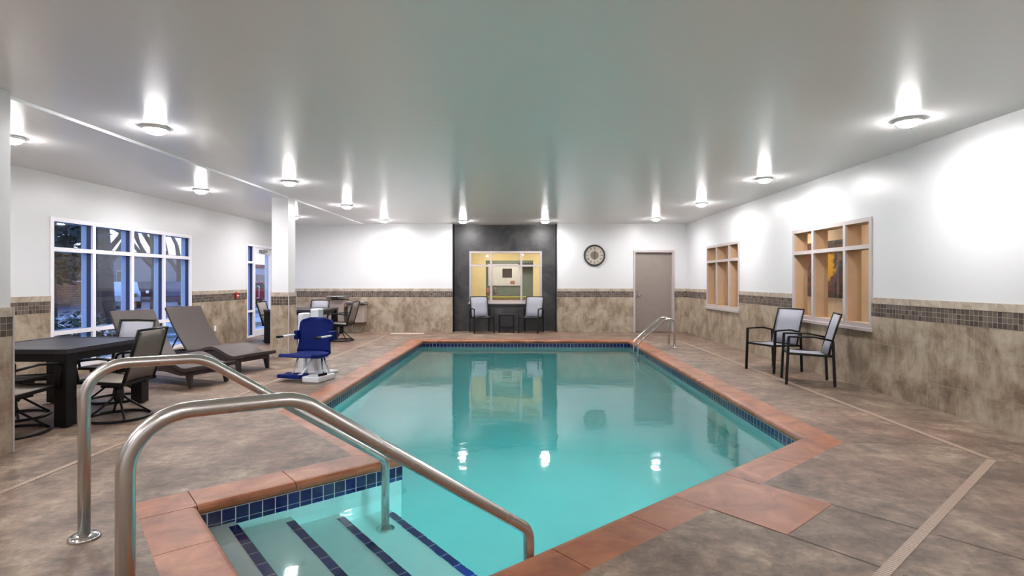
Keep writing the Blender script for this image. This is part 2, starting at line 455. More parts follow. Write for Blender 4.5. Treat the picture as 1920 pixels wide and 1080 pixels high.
# coping slabs
PROF = [(CW, -.07), (CW, 0), (.05, 0), (.028, -.003), (.010, -.012), (0, -.030), (.003, -.050), (.020, -.066), (.03, -.07)]
def slab(a, b, ma, mb_, name='coping_slab'):
    """a,b inner end points, ma/mb_ outward vectors per unit offset at each end"""
    g = (b-a).normalized()*.003
    n = len(PROF); mb = MB()
    A = [(a.x+g.x+ma.x*o, a.y+g.y+ma.y*o, z) for o, z in PROF]
    B = [(b.x-g.x+mb_.x*o, b.y-g.y+mb_.y*o, z) for o, z in PROF]
    mb.raw(A+B, [tuple(range(n)), tuple(range(n, 2*n))[::-1]])
    mb.raw(A+B, [(i, n+i, n+(i+1) % n, (i+1) % n) for i in range(n)], 0, False)
    return mb.build(name, M['coping'], pool)
CUTS = {0: None, 1: None, 2: [.74, 1.37, 2.00, 2.45, 3.09, 3.75], 3: [.62, 1.22], 4: [.60], 5: [.95], 6: None}
for i in range(N):
    a = POLY[i]; b = POLY[(i+1) % N]; L = (b-a).length; d = (b-a).normalized(); nn = nrm(i)
    cuts = CUTS[i]
    if cuts is None:
        k = max(1, round(L/.92)); cuts = [L*j/k for j in range(1, k)]
    if i == 3: cuts = sorted(L-c for c in [.56, 1.15])
    pos = [0]+cuts+[L]
    for j in range(len(pos)-1):
        ma = nn; mb_ = nn
        if j == 0 and i not in (4,): ma = mitre(i)
        if j == len(pos)-2 and i not in (3, 4): mb_ = mitre((i+1) % N)
        if j == 0 and i == 5: ma = mitre(5)*1.0
        slab(a+d*pos[j], a+d*pos[j+1], ma, mb_ if not (i == 4 and j == len(pos)-2) else mitre(5))
# square corner block at P5
c5 = [P5, P5+nrm(4)*CW, P5+(nrm(4)+nrm(3))*CW, P5+nrm(3)*CW]
q = .003
MB().prism([(p.x, p.y) for p in [P5+(nrm(4)+nrm(3))*q, P5+nrm(4)*CW+nrm(3)*q, P5+(nrm(4)+nrm(3))*CW, P5+nrm(3)*CW+nrm(4)*q]], -.07, 0).build('coping_slab', M['coping'], pool)
# widened terracotta patch
pa = [J2+vd*.004, J2+vd*.45, J3+vd*.45, J3+vd*.004]
MB().prism([(p.x, p.y) for p in pa], -.02, .003).build('coping_slab', M['coping'], pool)
# mortar bed below joints
o1 = offset(.035); o2 = offset(CW)
m = MB()
for i in range(N):
    a, b, c, d = o1[i], o1[(i+1) % N], o2[(i+1) % N], o2[i]
    m.face([(p.x, p.y, -.010) for p in (a, b, c, d)])
m.build('mortar_bed', M['joint'], pool)
# basin
W = offset(.03); ZF = -1.30
def flat_poly(poly, z):
    bm = bmesh.new(); vs = [bm.verts.new((p[0], p[1], z)) for p in poly]
    for i in range(len(vs)): bm.edges.new((vs[i], vs[(i+1) % len(vs)]))
    bmesh.ops.triangle_fill(bm, use_beauty=True, use_dissolve=False, edges=bm.edges)
    bm.verts.index_update(); r = ([v.co[:] for v in bm.verts], [[v.index for v in f.verts] for f in bm.faces]); bm.free(); return r
m = MB()
for i in range(N):
    a, b = W[i], W[(i+1) % N]
    m.face([(a.x,a.y,ZF), (b.x,b.y,ZF), (b.x,b.y,-.07), (a.x,a.y,-.07)])
vs, fs = flat_poly(W, ZF); m.raw(vs, fs)
# steps: local niche frame, u from the left end towards the pool
def NP(u, v): p = W[4] + ud*u + vd*v; return (p.x, p.y)
NW = t6 + .06
SU = [(0, .25, -.19), (.25, .60, -.37), (.60, .95, -.55), (.95, 1.34, -.73)]
for (u0, u1, z) in SU:
    m.prism([NP(u0-.01, -.01), NP(u1, -.01), NP(u1, NW+.01), NP(u0-.01, NW+.01)], ZF-.01, z)
m.build('basin', M['plaster'], pool)
for (u0, u1, z) in SU:
    mb = MB(); w = .055; v0, v1 = .07, NW-.07
    c = [NP(u1-w, v0), NP(u1-w, v1), NP(u1, v1), NP(u1, v0)]
    mb.face([(x, y, z+.004) for x, y in c], uv=[(0,.1), (v1-v0,.1), (v1-v0,.15), (0,.15)])
    c2 = [NP(u1+.003, v0), NP(u1+.003, v1)]
    mb.face([(c2[0][0],c2[0][1],z+.004), (c2[1][0],c2[1][1],z+.004), (c2[1][0],c2[1][1],z-.03), (c2[0][0],c2[0][1],z-.03)], uv=[(0,.1), (v1-v0,.1), (v1-v0,.13), (0,.13)])
    mb.build('step_nosing', M['nosetile'], pool, weld=False)
T = offset(.024); mb = MB()
for i in range(N):
    a, b = T[i], T[(i+1) % N]; L = (b-a).length
    mb.face([(a.x,a.y,-.236), (b.x,b.y,-.236), (b.x,b.y,-.07), (a.x,a.y,-.07)], uv=[(0,-.002), (L,-.002), (L,.164), (0,.164)])
mb.build('waterline_tile_band', M['pooltile'], pool, weld=False)
# water body
WW = offset(.045); mb = MB()
n = N; lo = ZF-.05
vs, fs = flat_poly(WW, WLEV); mb.raw(vs, fs); vs, fs = flat_poly(WW, lo); mb.raw(vs, fs)
for i in range(N):
    a, b = WW[i], WW[(i+1) % N]
    mb.raw([(a.x,a.y,lo), (b.x,b.y,lo), (b.x,b.y,WLEV), (a.x,a.y,WLEV)], [(0,1,2,3)])
mb.build('water', M['water'], pool)
# underwater pool lamps in the side walls
LAMP_W = 34
def pool_lamp(x, y, z, d):
    d = Vector(d).normalized()
    o = MB(); c = Vector((x, y, z))
    yaw = math.atan2(d.y, d.x)
    root = empty('pool_lamp', (x, y, z), yaw, parent=pool)
    return root
M['uwlens'] = emis('underwater_lamp_lens', (240,246,246), 20)
def uw(x, y, z, ang):
    o = MB().lathe([(.11, -.005), (.11, .012), (.09, .02)], axis='x', n=20).build('underwater_lamp', M['chrome'], pool, loc=(x, y, z)); o.rotation_euler = (0, 0, ang)
    l = MB().lathe([(.088, .0205), (.06, .03), (.01, .034)], axis='x', n=20).build('lamp_lens', M['uwlens'], o)
    ld = bpy.data.lights.new('underwater_beam', 'AREA'); ld.shape = 'DISK'; ld.size = .16; ld.energy = 12; ld.spread = R(110); ld.color = (.95, 1, .98)
    lo = bpy.data.objects.new('underwater_beam', ld); col.objects.link(lo); lo.parent = o; lo.location = (.04, 0, 0); lo.rotation_euler = (0, R(-90+12), 0)
pm = (P3+P6)/2 + Vector((0, 0)); 
for s_ in (.7, 1.9, 3.1):
    p = P3 - ud*s_ + vd*.028; uw(p.x, p.y, -.5, math.atan2(.7556, -.6549))


# perimeter drain
def drain(pts, w=.055):
    root = MB()
    for a, b in zip(pts[:-1], pts[1:]):
        a = Vector(a); b = Vector(b); d = (b-a).normalized(); n = Vector((-d.y, d.x))*w/2; L = (b-a).length
        root.face([(p.x, p.y, .004) for p in (a-n, b-n, b+n, a+n)], uv=[(0,.05), (L,.05), (L,.1), (0,.1)])
        for s_ in (-1, 1):
            q0 = a+n*s_; q1 = b+n*s_
            root.face([(q0.x,q0.y,0), (q1.x,q1.y,0), (q1.x,q1.y,.004), (q0.x,q0.y,.004)], uv=[(0,.05), (L,.05), (L,.06), (0,.06)])
    return root
drain([(DX, 12.3), D0, D0-ud*3.4]).build('deck_drain', M['grate'], weld=False, label='pale slotted drain strip in the floor on the right side of the pool', cat='drain', group='deck drains')
drain([(-3.38, 13.8), (-3.40, 1.2)], .045).build('deck_drain', M['grate'], weld=False, label='pale thin drain strip in the floor left of the pool', cat='drain', group='deck drains')

# ------------------------------------------------------------------ columns
def column(name, x0, x1, y0, y1):
    c = MB().box(x0, x1, y0, y1, 0, HC-.001).build(name, M['wall'], kind='structure')
    e = .012
    m = MB().box(x0-e, x1+e, y0-e, y1+e, 0, ZB0, 0)
    m.build('wainscot_tile', M['stone_c'], c)
    MB().box(x0-e, x1+e, y0-e, y1+e, ZB0, ZB1).build('mosaic_band', M['mosaic_c'], c)
    MB().box(x0-e-.004, x1+e+.004, y0-e-.004, y1+e+.004, ZB1, ZC).build('cap_tile', M['cap'], c)
    mb = MB()
    for x in (x0-e, x1+e):
        for y in (y0-e, y1+e): mb.box(x-.006, x+.006, y-.006, y+.006, 0, ZC)
    mb.build('corner_trim', M['frame_g'], c)
column('trim_2', -4.42, -4.12, 4.06, 4.37)
column('trim_3', -4.51, -4.21, 9.89, 10.20)

# ------------------------------------------------------------------ windows and doors
def window(name, axis, pos, rng, out, verts_, horiz, fw, depth, matf, mats_side, glass_d, frame_d=None):
    """frame bars: thin face (matf) in front, deep side body (mats_side)"""
    a0, a1, z0, z1 = rng
    root = empty(name, (0, 0, 0), kind='structure')
    def B(mb, A0, A1, Z0, Z1, d0, d1):
        d0, d1 = sorted((d0, d1))
        if axis == 'x': mb.box(pos+d0, pos+d1, A0, A1, Z0, Z1)
        else: mb.box(A0, A1, pos+d0, pos+d1, Z0, Z1)
    s = 1 if out > 0 else -1
    verts_ = sorted(verts_); face = MB(); side = MB(); outer = MB(); f0 = -s*.012; f1 = s*.02
    bars = [(a0, a0+fw, z0, z1), (a1-fw, a1, z0, z1), (a0+fw, a1-fw, z1-fw, z1), (a0+fw, a1-fw, z0, z0+fw)]
    vb = [(v-fw/2, v+fw/2, z0+fw, z1-fw) for v in verts_]
    edges = [a0+fw] + [e for v in verts_ for e in (v-fw/2, v+fw/2)] + [a1-fw]
    hb = [(edges[i], edges[i+1], h-fw/2, h+fw/2) for h in horiz for i in range(0, len(edges), 2)]
    for b in bars+vb+hb:
        B(face, *b, f0, f1); B(side, *b, f1, s*glass_d)
        if depth > glass_d+.02: B(outer, *b, s*glass_d, s*depth)
    face.build('window_frame', matf, root); side.build('window_jamb', mats_side, root)
    if outer.v: outer.build('outer_jamb', M['frame_o'] if mats_side == M['frame_b'] else mats_side, root)
    zs = [z0+fw] + [e for h in sorted(horiz) for e in (h-fw/2, h+fw/2)] + [z1-fw]
    for i in range(0, len(edges), 2):
        for j in range(0, len(zs), 2):
            g = MB(); B(g, edges[i], edges[i+1], zs[j], zs[j+1], s*glass_d, s*(glass_d+.006))
            g.build('window_pane', M['glass'], root)
    return root
window('window_1', 'x', XL, WIN_L, -1, [8.36, 9.20, 10.03], [.64, 1.835], .06, .17, M['frame_w'], M['frame_b'], .085)
wb = window('window_2', 'x', XR, WIN_B, 1, [8.44, 7.62], [1.83], .055, .21, M['frame_g'], M['frame_t'], .15)
wa = window('window_3', 'x', XR, WIN_A, 1, [12.55, 11.80], [1.83], .055, .21, M['frame_g'], M['frame_t'], .15)
ws = window('window_4', 'y', RY, WS, 1, [-.80, .035], [1.80], .055, .15, M['frame_g'], M['frame_g'], .1)
for w_, r_, ax in ((wb, WIN_B, 'x'), (wa, WIN_A, 'x')):
    MB().box(XR-.05, XR+.0, r_[0]-.02, r_[1]+.02, r_[2]-.045, r_[2]).build('window_sill', M['frame_g'], w_, bevel=.004)
MB().box(WS[0]-.02, WS[1]+.02, RY-.05, RY, WS[2]-.045, WS[2]).build('window_sill', M['frame_g'], ws, bevel=.004)
# left sidelight + glazed door
window('window_5', 'x', XL, (13.08, 13.46, 0, 2.28), -1, [], [.64, 1.835], .05, .17, M['frame_w'], M['frame_b'], .085)
d = empty('door_1', (0, 0, 0), kind='structure')
m = MB(); x0, x1 = XL-.06, XL-.015
for a in ((13.46, 13.56, 0, 2.22), (14.35, 14.45, 0, 2.22), (13.56, 14.35, 2.06, 2.22), (13.56, 14.35, 0, .16)): m.box(x0, x1, a[0], a[1], a[2], a[3])
m.build('door_frame', M['frame_w'], d)
MB().box(XL-.12, XL+.01, 13.46, 14.45, 2.22, 2.28).build('door_head', M['frame_w'], d)
MB().box(XL-.04, XL-.034, 13.56, 14.35, .16, 2.06).build('door_glass', M['glass'], d)
MB().box(XL-.015, XL+.06, 13.75, 14.05, 2.10, 2.16).bar((XL+.04, 13.9, 2.17), (XL+.04, 14.3, 2.19), .03, .015).build('door_closer', M['grey'], d)
MB().tube(fillet([(XL-.02, 13.62, .95), (XL+.05, 13.62, .95), (XL+.05, 13.62, 1.25), (XL-.02, 13.62, 1.25)], .02), .012).build('door_handle', M['steel'], d)
# back door
d = empty('door_2', (0, 0, 0), kind='structure')
m = MB()
for a in ((3.04, 3.09, 0, 2.2), (4.08, 4.13, 0, 2.2), (3.09, 4.08, 2.145, 2.2)): m.box(a[0], a[1], YB-.03, YB+.13, a[2], a[3])
m.build('door_frame', M['frame_g'], d)
MB().box(3.09, 4.08, YB+.07, YB+.115, .012, 2.145).build('door_leaf', M['door'], d)
MB().lathe([(.033, 0), (.033, -.008), (.012, -.012), (.012, -.045)], c=(3.165, YB+.07, .99), axis='y', n=16).tube([(3.165, YB+.025, .99), (3.27, YB+.025, .99)], .010).lathe([(.022, 0), (.022, -.01)], c=(3.165, YB+.07, 1.09), axis='y', n=16).build('door_handle', M['chrome'], d)
MB().box(3.09, 4.08, YB-.01, YB+.13, .0, .011).build('door_threshold', M['darkwood'], d)

# ------------------------------------------------------------------ recessed lamps
M['lens'] = emis('lamp_lens', (255,252,250), 142)
M['lampring'] = plain('white_lamp_ring', (235,235,235), .4)
def ceil_lamp():
    r = empty('ceiling_lamp', (0, 0, 0))
    MB().lathe([(.116, 0), (.119, -.010), (.114, -.028), (.107, -.028), (.094, -.010)], n=32).build('trim_ring', M['lampring'], r)
    MB().lathe([(.070, -.013), (.080, -.022), (.086, -.032), (.084, -.046), (.072, -.058), (.050, -.067), (.023, -.072), (.005, -.073)], n=24).build('lens', M['lens'], r)
    ld = bpy.data.lights.new('lamp_beam', 'AREA'); ld.shape = 'DISK'; ld.size = .15; ld.energy = 22; ld.spread = R(176); ld.color = (1.0, .98, .99)
    lo = bpy.data.objects.new('lamp_beam', ld); col.objects.link(lo); lo.parent = r; lo.location = (0, 0, -.076)
    return r
proto = ceil_lamp(); first = True
LP = [(-3.64, 5.42, 'ceiling lamp nearest the camera in the row above the left pool side'),
      (-3.56, 8.4, 'ceiling lamp right above the white square column'),
      (-3.52, 11.1, 'ceiling lamp right of the white column, third from the camera in its row'),
      (-3.44, 13.8, 'ceiling lamp by the back wall, left of the dark slate recess'),
      (-1.46, 14.0, 'ceiling lamp in front of the dark slate recess at its left edge'),
      (.64, 14.0, 'ceiling lamp in front of the dark slate recess at its right edge'),
      (3.34, 13.5, 'ceiling lamp in front of the taupe door'),
      (3.59, 10.9, 'ceiling lamp above the smaller right wall window'),
      (3.66, 8.26, 'ceiling lamp above the two chairs on the right'),
      (3.69, 5.26, 'ceiling lamp nearest the camera on the right side'),
      (-5.27, 8.97, 'ceiling lamp in front of the large left windows'),
      (-5.33, 5.66, 'ceiling lamp at the left edge beside the near column'),
      (-5.30, 12.75, 'ceiling lamp behind the white column near the glazed door'),
      (-3.6, 1.6, 'ceiling lamp on the left behind the camera'), (3.7, 1.6, 'ceiling lamp on the right behind the camera'),
      (-3.6, -1.2, 'added unseen ceiling lamp on the left near the front wall'), (3.7, -1.2, 'added unseen ceiling lamp on the right near the front wall'),  # unseen lamps, put in to brighten the rear of the room
      (-5.3, 1.6, 'added unseen ceiling lamp by the left wall behind the camera'), (0.1, -1.2, 'added unseen ceiling lamp in the middle near the front wall'), (-2.0, -3.0, 'added unseen ceiling lamp close to the front wall left of its middle'), (1.9, -3.0, 'added unseen ceiling lamp close to the front wall right of its middle')]  # more unseen lamps, added so bounced light lifts the ceiling
for (x, y, lb) in LP:
    o = proto if first else copy_tree(proto); first = False
    place(o, (x, y, HC-(.028 if x < XS else 0)), label=lb); o['category'] = 'ceiling lamp'; o['group'] = 'ceiling lamps'

# ------------------------------------------------------------------ clock
ck = empty('wall_clock', (2.0, YB, 2.065), label='round wall clock with black rim on the white back wall', cat='clock')
MB().lathe([(.24, 0), (.287, -.004), (.292, -.022), (.28, -.04), (.255, -.04), (.243, -.022), (.24, -.018)], axis='y', n=48).build('rim', plain('clock_rim', (48,42,40), .35), ck)
M['clockface'] = plain('aged_clock_face', (176,168,156), .4); M['ink'] = plain('clock_ink', (42,36,32), .5)
MB().lathe([(.243, -.002), (.243, -.021)], axis='y', n=48).build('face', M['clockface'], ck)
MB().lathe([(.11, -.020), (.11, -.0225)], axis='y', n=40).build('centre_disc', plain('clock_centre', (112,102,92), .5), ck)
rom = ['XII', 'I', 'II', 'III', 'IV', 'V', 'VI', 'VII', 'VIII', 'IX', 'X', 'XI']
def strokes(s):
    out = []; x = 0; W_ = {'I': .012, 'V': .03, 'X': .03}
    tot = sum(W_[c] for c in s); x = -tot/2
    for c in s:
        w = W_[c]
        if c == 'I': out.append((x+w/2, -.026, x+w/2, .026))
        if c == 'V': out += [(x+.003, .026, x+w/2, -.026), (x+w-.003, .026, x+w/2, -.026)]
        if c == 'X': out += [(x+.003, .026, x+w-.003, -.026), (x+w-.003, .026, x+.003, -.026)]
        x += w
    return out
for h, s_ in enumerate(rom):
    a = R(90-30*h); mb = MB()
    rx, rz = math.cos(a), math.sin(a); tx, tz = rz, -rx
    for (x0, z0, x1, z1) in strokes(s_):
        p0 = (rx*(.195+z0)+tx*x0, -.0235, rz*(.195+z0)+tz*x0); p1 = (rx*(.195+z1)+tx*x1, -.0235, rz*(.195+z1)+tz*x1)
        mb.bar(p0, p1, .003, .0065, up=(0, 1, 0)) if False else mb.obox(((p0[0]+p1[0])/2, -.0235, (p0[2]+p1[2])/2), (math.dist(p0, p1)/2, .0033, .0012), (p1[0]-p0[0], 0, p1[2]-p0[2]), (0, 1, 0))
    mb.build('numeral', M['ink'], ck)
def hand(ang, L, w, y):
    a = R(90-ang); d = (math.cos(a), 0, math.sin(a))
    MB().obox((d[0]*L*.42, y, d[2]*L*.42), (L*.58, w/2, .0015), d, (0, 1, 0)).build('hand', M['ink'], ck)
hand(180, .12, .014, -.027); hand(6, .17, .009, -.030)

# ------------------------------------------------------------------ pull station, outlet
fa = empty('fire_alarm_pull_station', (XL+.014, 12.56, 1.05), label='small red fire alarm pull station on the left wall tile band', cat='fire alarm')
MB().box(0, .045, -.045, .045, -.065, .065).build('housing', M['red'], fa, bevel=.006)
MB().box(.045, .06, -.03, .03, -.02, .0).build('pull_handle', M['white'], fa)
MB().box(0, .008, -.035, .035, -.058, .058).build('wall_outlet', M['white'], bevel=.002, loc=(XL+.0125, 11.7, .36), label='white outlet plate low on the left wall behind the lounger', cat='outlet')
MB().box(-.43, .43, -.05, .05, 0, .022).build('floor_strip', plain('white_strip', (205,196,188), .5), bevel=.004, loc=(-2.93, 14.2, 0), label='narrow white strip lying on the floor along the back wall', cat='floor strip')

# ------------------------------------------------------------------ pool hand rails
def handrail(a, b, label, L, z1):
    a = Vector(a); b = Vector(b); d = b-a; 
    yaw = math.atan2(d.y, d.x)
    root = empty('handrail', (a.x, a.y, 0), yaw, label, 'handrail', 'stair handrails')
    pts = [(0, 0, 0), (0, 0, .935), (.56, 0, .925), (L, 0, .11), (L, 0, z1)]
    path = fillet(pts, [.19, .22, .10], 10)
    MB().tube(path, .029, 20).build('rail_tube', M['steel'], root)
    MB().lathe([(.075, 0), (.075, .012), (.060, .022), (.034, .027)], n=32).build('base_flange', M['chrome'], root)
    MB().lathe([(.065, 0), (.065, .010), (.034, .022)], c=(L, 0, z1), n=28).build('base_flange', M['steel'], root)
handrail((-2.35, 2.92), (-.965, 3.915), 'brushed steel handrail farther from the camera, beside the blue tiled step wall', 1.705, -.73)
handrail((-1.325, 1.82), (.045, 2.815), 'brushed steel handrail nearer the camera, rising from the bottom edge of the photo', 1.693, -.73)
# ladder at the back right corner
lad = empty('pool_ladder', (3.17, 11.5, 0), math.pi, 'chrome pool ladder with two arched grab rails at the far right corner', 'pool ladder')
for s_ in (-1, 1):
    y = s_*.21
    pts = [(0, y, 0), (0, y, .60), (.18, y, .60), (.74, y, .10), (.74, y, -1.0)]
    MB().tube(fillet(pts, [.10, .10, .12], 6), .022, 14).build('grab_rail', M['chrome'], lad)
    MB().lathe([(.05, 0), (.05, .01), (.025, .02)], c=(0, y, 0), n=20).build('base_flange', M['chrome'], lad)
for z in (-.42, -.70, -.95): MB().box(.70, .80, -.20, .20, z, z+.03).build('ladder_tread', M['white'], lad)

# ------------------------------------------------------------------ chairs
def sling_panel(pts, hw, sag=.012, th=.004):
    """pts = profile list (y,z) ; hw = half width ; gently sagging fabric"""
    mb = MB(); nx = 6; P = [Vector((p[0], p[1])) for p in pts]; rows = []
    for i, p in enumerate(P):
        a = P[max(i-1, 0)]; b = P[min(i+1, len(P)-1)]; t = (b-a).normalized(); nn = Vector((t.y, -t.x))
        row = []
        for k in range(nx+1):
            u = -1+2*k/nx; s_ = sag*(1-u*u)
            q = p + nn*s_
            row.append((u*hw, q.x, q.y))
        rows.append((row, nn))
    vs = []; fs = []
    for side in (0, 1):
        for row, nn in rows:
            for (x, y, z) in row: vs.append((x, y+nn.x*th*side, z+nn.y*th*side))
    n1 = (nx+1)*len(rows)
    for i in range(len(rows)-1):
        for k in range(nx):
            a = i*(nx+1)+k; q = (a, a+1, a+nx+2, a+nx+1); fs.append(q); fs.append(tuple(n1+j for j in q[::-1]))
    for i in range(len(rows)-1):
        for k in (0, nx):
            a = i*(nx+1)+k; b = a+nx+1; fs.append((a, b, b+n1, a+n1))
    for k in range(nx):
        for i in (0, len(rows)-1):
            a = i*(nx+1)+k; fs.append((a, a+1, a+1+n1, a+n1))
    return mb.raw(vs, fs, 0, True)
def arm_chair():
    r = empty('patio_armchair', (0, 0, 0))
    hw = .265
    for s_ in (-1, 1):
        MB().bar((s_*hw, -.285, 0), (s_*hw, -.255, .645), .022, .034, (0, 1, 0)).build('leg', M['black'], r)
        MB().bar((s_*hw, .285, 0), (s_*hw, .262, .60), .022, .034, (0, 1, 0)).build('leg', M['black'], r)
        MB().tube(fillet([(s_*hw, -.262, .640), (s_*hw, .05, .645), (s_*hw, .265, .60)], .3), .013, 8).build('armrest', M['black'], r)
    sp = [(-.25, .425), (-.1, .412), (.05, .408), (.20, .412)]
    sling_panel(sp, .232, .014, .012).build('seat', M['sling'], r)
    m = MB()
    for s_ in (-1, 1): m.bar((s_*.243, -.26, .415), (s_*.243, .26, .395), .024, .028)
    m.bar((-.265, -.255, .41), (.265, -.255, .41), .024, .028); m.bar((-.265, .255, .395), (.265, .255, .395), .022, .024)
    m.build('seat_frame', M['black'], r)
    sling_panel([(.205, .415), (.25, .55), (.305, .75), (.36, .93)], .225, -.02, .006).build('backrest', M['sling'], r)
    m = MB()
    for s_ in (-1, 1): m.tube([(s_*.237, .215, .39), (s_*.237, .25, .55), (s_*.237, .305, .75), (s_*.237, .365, .945)], .013, 8)
    m.tube([(-.237, .365, .945), (.237, .365, .945)], .012, 8); m.tube([(-.237, .215, .41), (.237, .215, .41)], .011, 8)
    m.build('back_frame', M['black'], r)
    return r
def swivel_chair(slmat):
    r = empty('swivel_dining_chair', (0, 0, 0))
    ring = [(.275*math.cos(2*math.pi*k/36), .275*math.sin(2*math.pi*k/36), .014) for k in range(36)]
    MB().tube(ring, .013, 8, closed=True).build('base_ring', M['black'], r)
    for k in range(4):
        a = R(45+90*k); c, s_ = math.cos(a), math.sin(a)
        MB().tube(fillet([(c*.268, s_*.268, .02), (c*.17, s_*.17, .10), (c*.05, s_*.05, .20), (c*.03, s_*.03, .26)], .15), .011, 8).build('spoke', M['black'], r)
    MB().lathe([(.035, .16), (.045, .2), (.045, .28), (.03, .33)], n=16).box(-.13, .13, -.09, .09, .325, .345).build('swivel_hub', M['black'], r)
    m = MB()
    for s_ in (-1, 1): m.bar((s_*.235, -.25, .40), (s_*.235, .22, .375), .024, .03)
    m.bar((-.235, -.25, .40), (.235, -.25, .40), .024, .03); m.bar((-.235, .2, .375), (.235, .2, .375), .024, .03)
    m.bar((-.12, -.22, .37), (-.12, .2, .355), .02, .03); m.bar((.12, -.22, .37), (.12, .2, .355), .02, .03)
    m.build('seat_frame', M['black'], r)
    sling_panel([(-.25, .415), (-.1, .40), (.05, .392), (.18, .392)], .222, .014, .010).build('seat', slmat, r)
    sling_panel([(.20, .38), (.245, .53), (.30, .72), (.345, .88)], .210, -.02, .006).build('backrest', slmat, r)
    m = MB()
    for s_ in (-1, 1): m.tube([(s_*.222, .195, .36), (s_*.222, .245, .53), (s_*.222, .30, .72), (s_*.222, .352, .905)], .017, 8)
    m.tube([(-.222, .350, .90), (0, .368, .905), (.222, .350, .90)], .013, 8); m.tube([(-.222, .2, .385), (.222, .2, .385)], .012, 8)
    m.build('back_frame', M['black'], r)
    for s_ in (-1, 1):
        MB().tube(fillet([(s_*.262, -.20, .385), (s_*.275, -.235, .61), (s_*.275, 0, .635), (s_*.245, .27, .60)], .06), .013, 8).build('armrest', M['black'], r)
    return r
a = arm_chair()
place(a, (3.93, 8.55, 0), (-.92, -.39), label='grey sling armchair against the right wall, the one facing the camera'); tag(a, cat='chair', group='grey sling armchairs')
b = copy_tree(a); place(b, (3.92, 7.54, 0), (-.945, .33), label='grey sling armchair on the right seen side on, nearer the camera')
c = copy_tree(a); place(c, (-1.02, 14.62, 0), (.30, -.95), label='grey sling armchair left of the small black table in front of the slate wall')
c = copy_tree(a); place(c, (.30, 14.62, 0), (-.30, -.95), label='grey sling armchair right of the small black table in front of the slate wall')
st = empty('side_table', (-.36, 14.72, 0), label='small black side table between two grey chairs before the slate wall', cat='table')
MB().box(-.21, .21, -.21, .21, .455, .49).build('tabletop', M['black'], st, bevel=.004)
for x in (-.19, .19):
    for y in (-.19, .19): MB().box(x-.016, x+.016, y-.016, y+.016, 0, .455).build('leg', M['black'], st)
MB().box(-.18, .18, -.18, .18, .12, .135).build('shelf', M['black'], st)

def dining_table(x0, x1, y0, y1, label):
    cx, cy = (x0+x1)/2, (y0+y1)/2; hx, hy = (x1-x0)/2, (y1-y0)/2
    r = empty('patio_dining_table', (cx, cy, 0), label=label, cat='table', group='charcoal patio tables')
    m = MB(); n = 11; w = 2*hy/n
    for k in range(n): m.box(-hx+.06, hx-.06, -hy+k*w+.0035, -hy+(k+1)*w-.0035, .715, .738)
    for s_ in (-1, 1): m.box(s_*hx-(.06 if s_ > 0 else 0), s_*hx+(.06 if s_ < 0 else 0), -hy, hy, .70, .742)
    m.box(-hx+.06, hx-.06, -hy, -hy+.05, .70, .7415); m.box(-hx+.06, hx-.06, hy-.05, hy, .70, .7415); m.box(-hx+.06, hx-.06, -hy+.05, hy-.05, .701, .714)
    m.build('tabletop', M['table'], r)
    m = MB()
    for s_ in (-1, 1): m.box(-hx+.04, hx-.04, s_*(hy-.05)-.012, s_*(hy-.05)+.012, .62, .70); m.box(s_*(hx-.05)-.012, s_*(hx-.05)+.012, -hy+.04, hy-.04, .62, .70)
    m.build('apron', M['black'], r)
    for sx in (-1, 1):
        for sy in (-1, 1):
            l = MB().prism([(-.062,-.062), (.062,-.062), (.062,.062), (-.062,.062)], .012, .70)
            l.lathe([(.045, 0), (.055, .012)], n=16)
            l.build('leg', M['black'], r, bevel=.014, loc=(sx*(hx-.07), sy*(hy-.07), 0))
    return r
dining_table(-5.36, -4.255, 5.08, 6.24, 'dark charcoal square patio table at the left edge beside the near column')
dining_table(-5.66, -4.36, 12.0, 13.1, 'dark patio table in the far left corner behind the white column')
s1 = swivel_chair(M['sling_tan']); tag(s1, cat='chair', group='swivel chairs at the patio tables')
place(s1, (-4.07, 5.50, 0), (-1, -.02), label='taupe sling swivel chair on the pool side of the near table, back to the pool')
o = copy_tree(s1); place(o, (-5.12, 5.48, 0), (1, .05), label='swivel chair tucked under the left side of the near table')
o = copy_tree(s1); place(o, (-4.60, 4.88, 0), (.05, 1), label='swivel chair at the near side of the front table, hidden by the column')
o = copy_tree(s1); place(o, (-4.13, 12.62, 0), (-1, .05), label='swivel chair seen side on in front of the drinking fountains')
s2 = swivel_chair(M['sling']); tag(s2, cat='chair', group='swivel chairs at the patio tables')
place(s2, (-4.72, 6.33, 0), (-.05, -1), label='pale grey swivel chair at the far side of the near table')
o = copy_tree(s2); place(o, (-4.98, 13.25, 0), (0, -1), label='pale grey swivel chair on the back wall side of the far table')
o = copy_tree(s1); place(o, (-5.62, 12.55, 0), (1, 0), label='swivel chair beside the glazed door left of the far table')

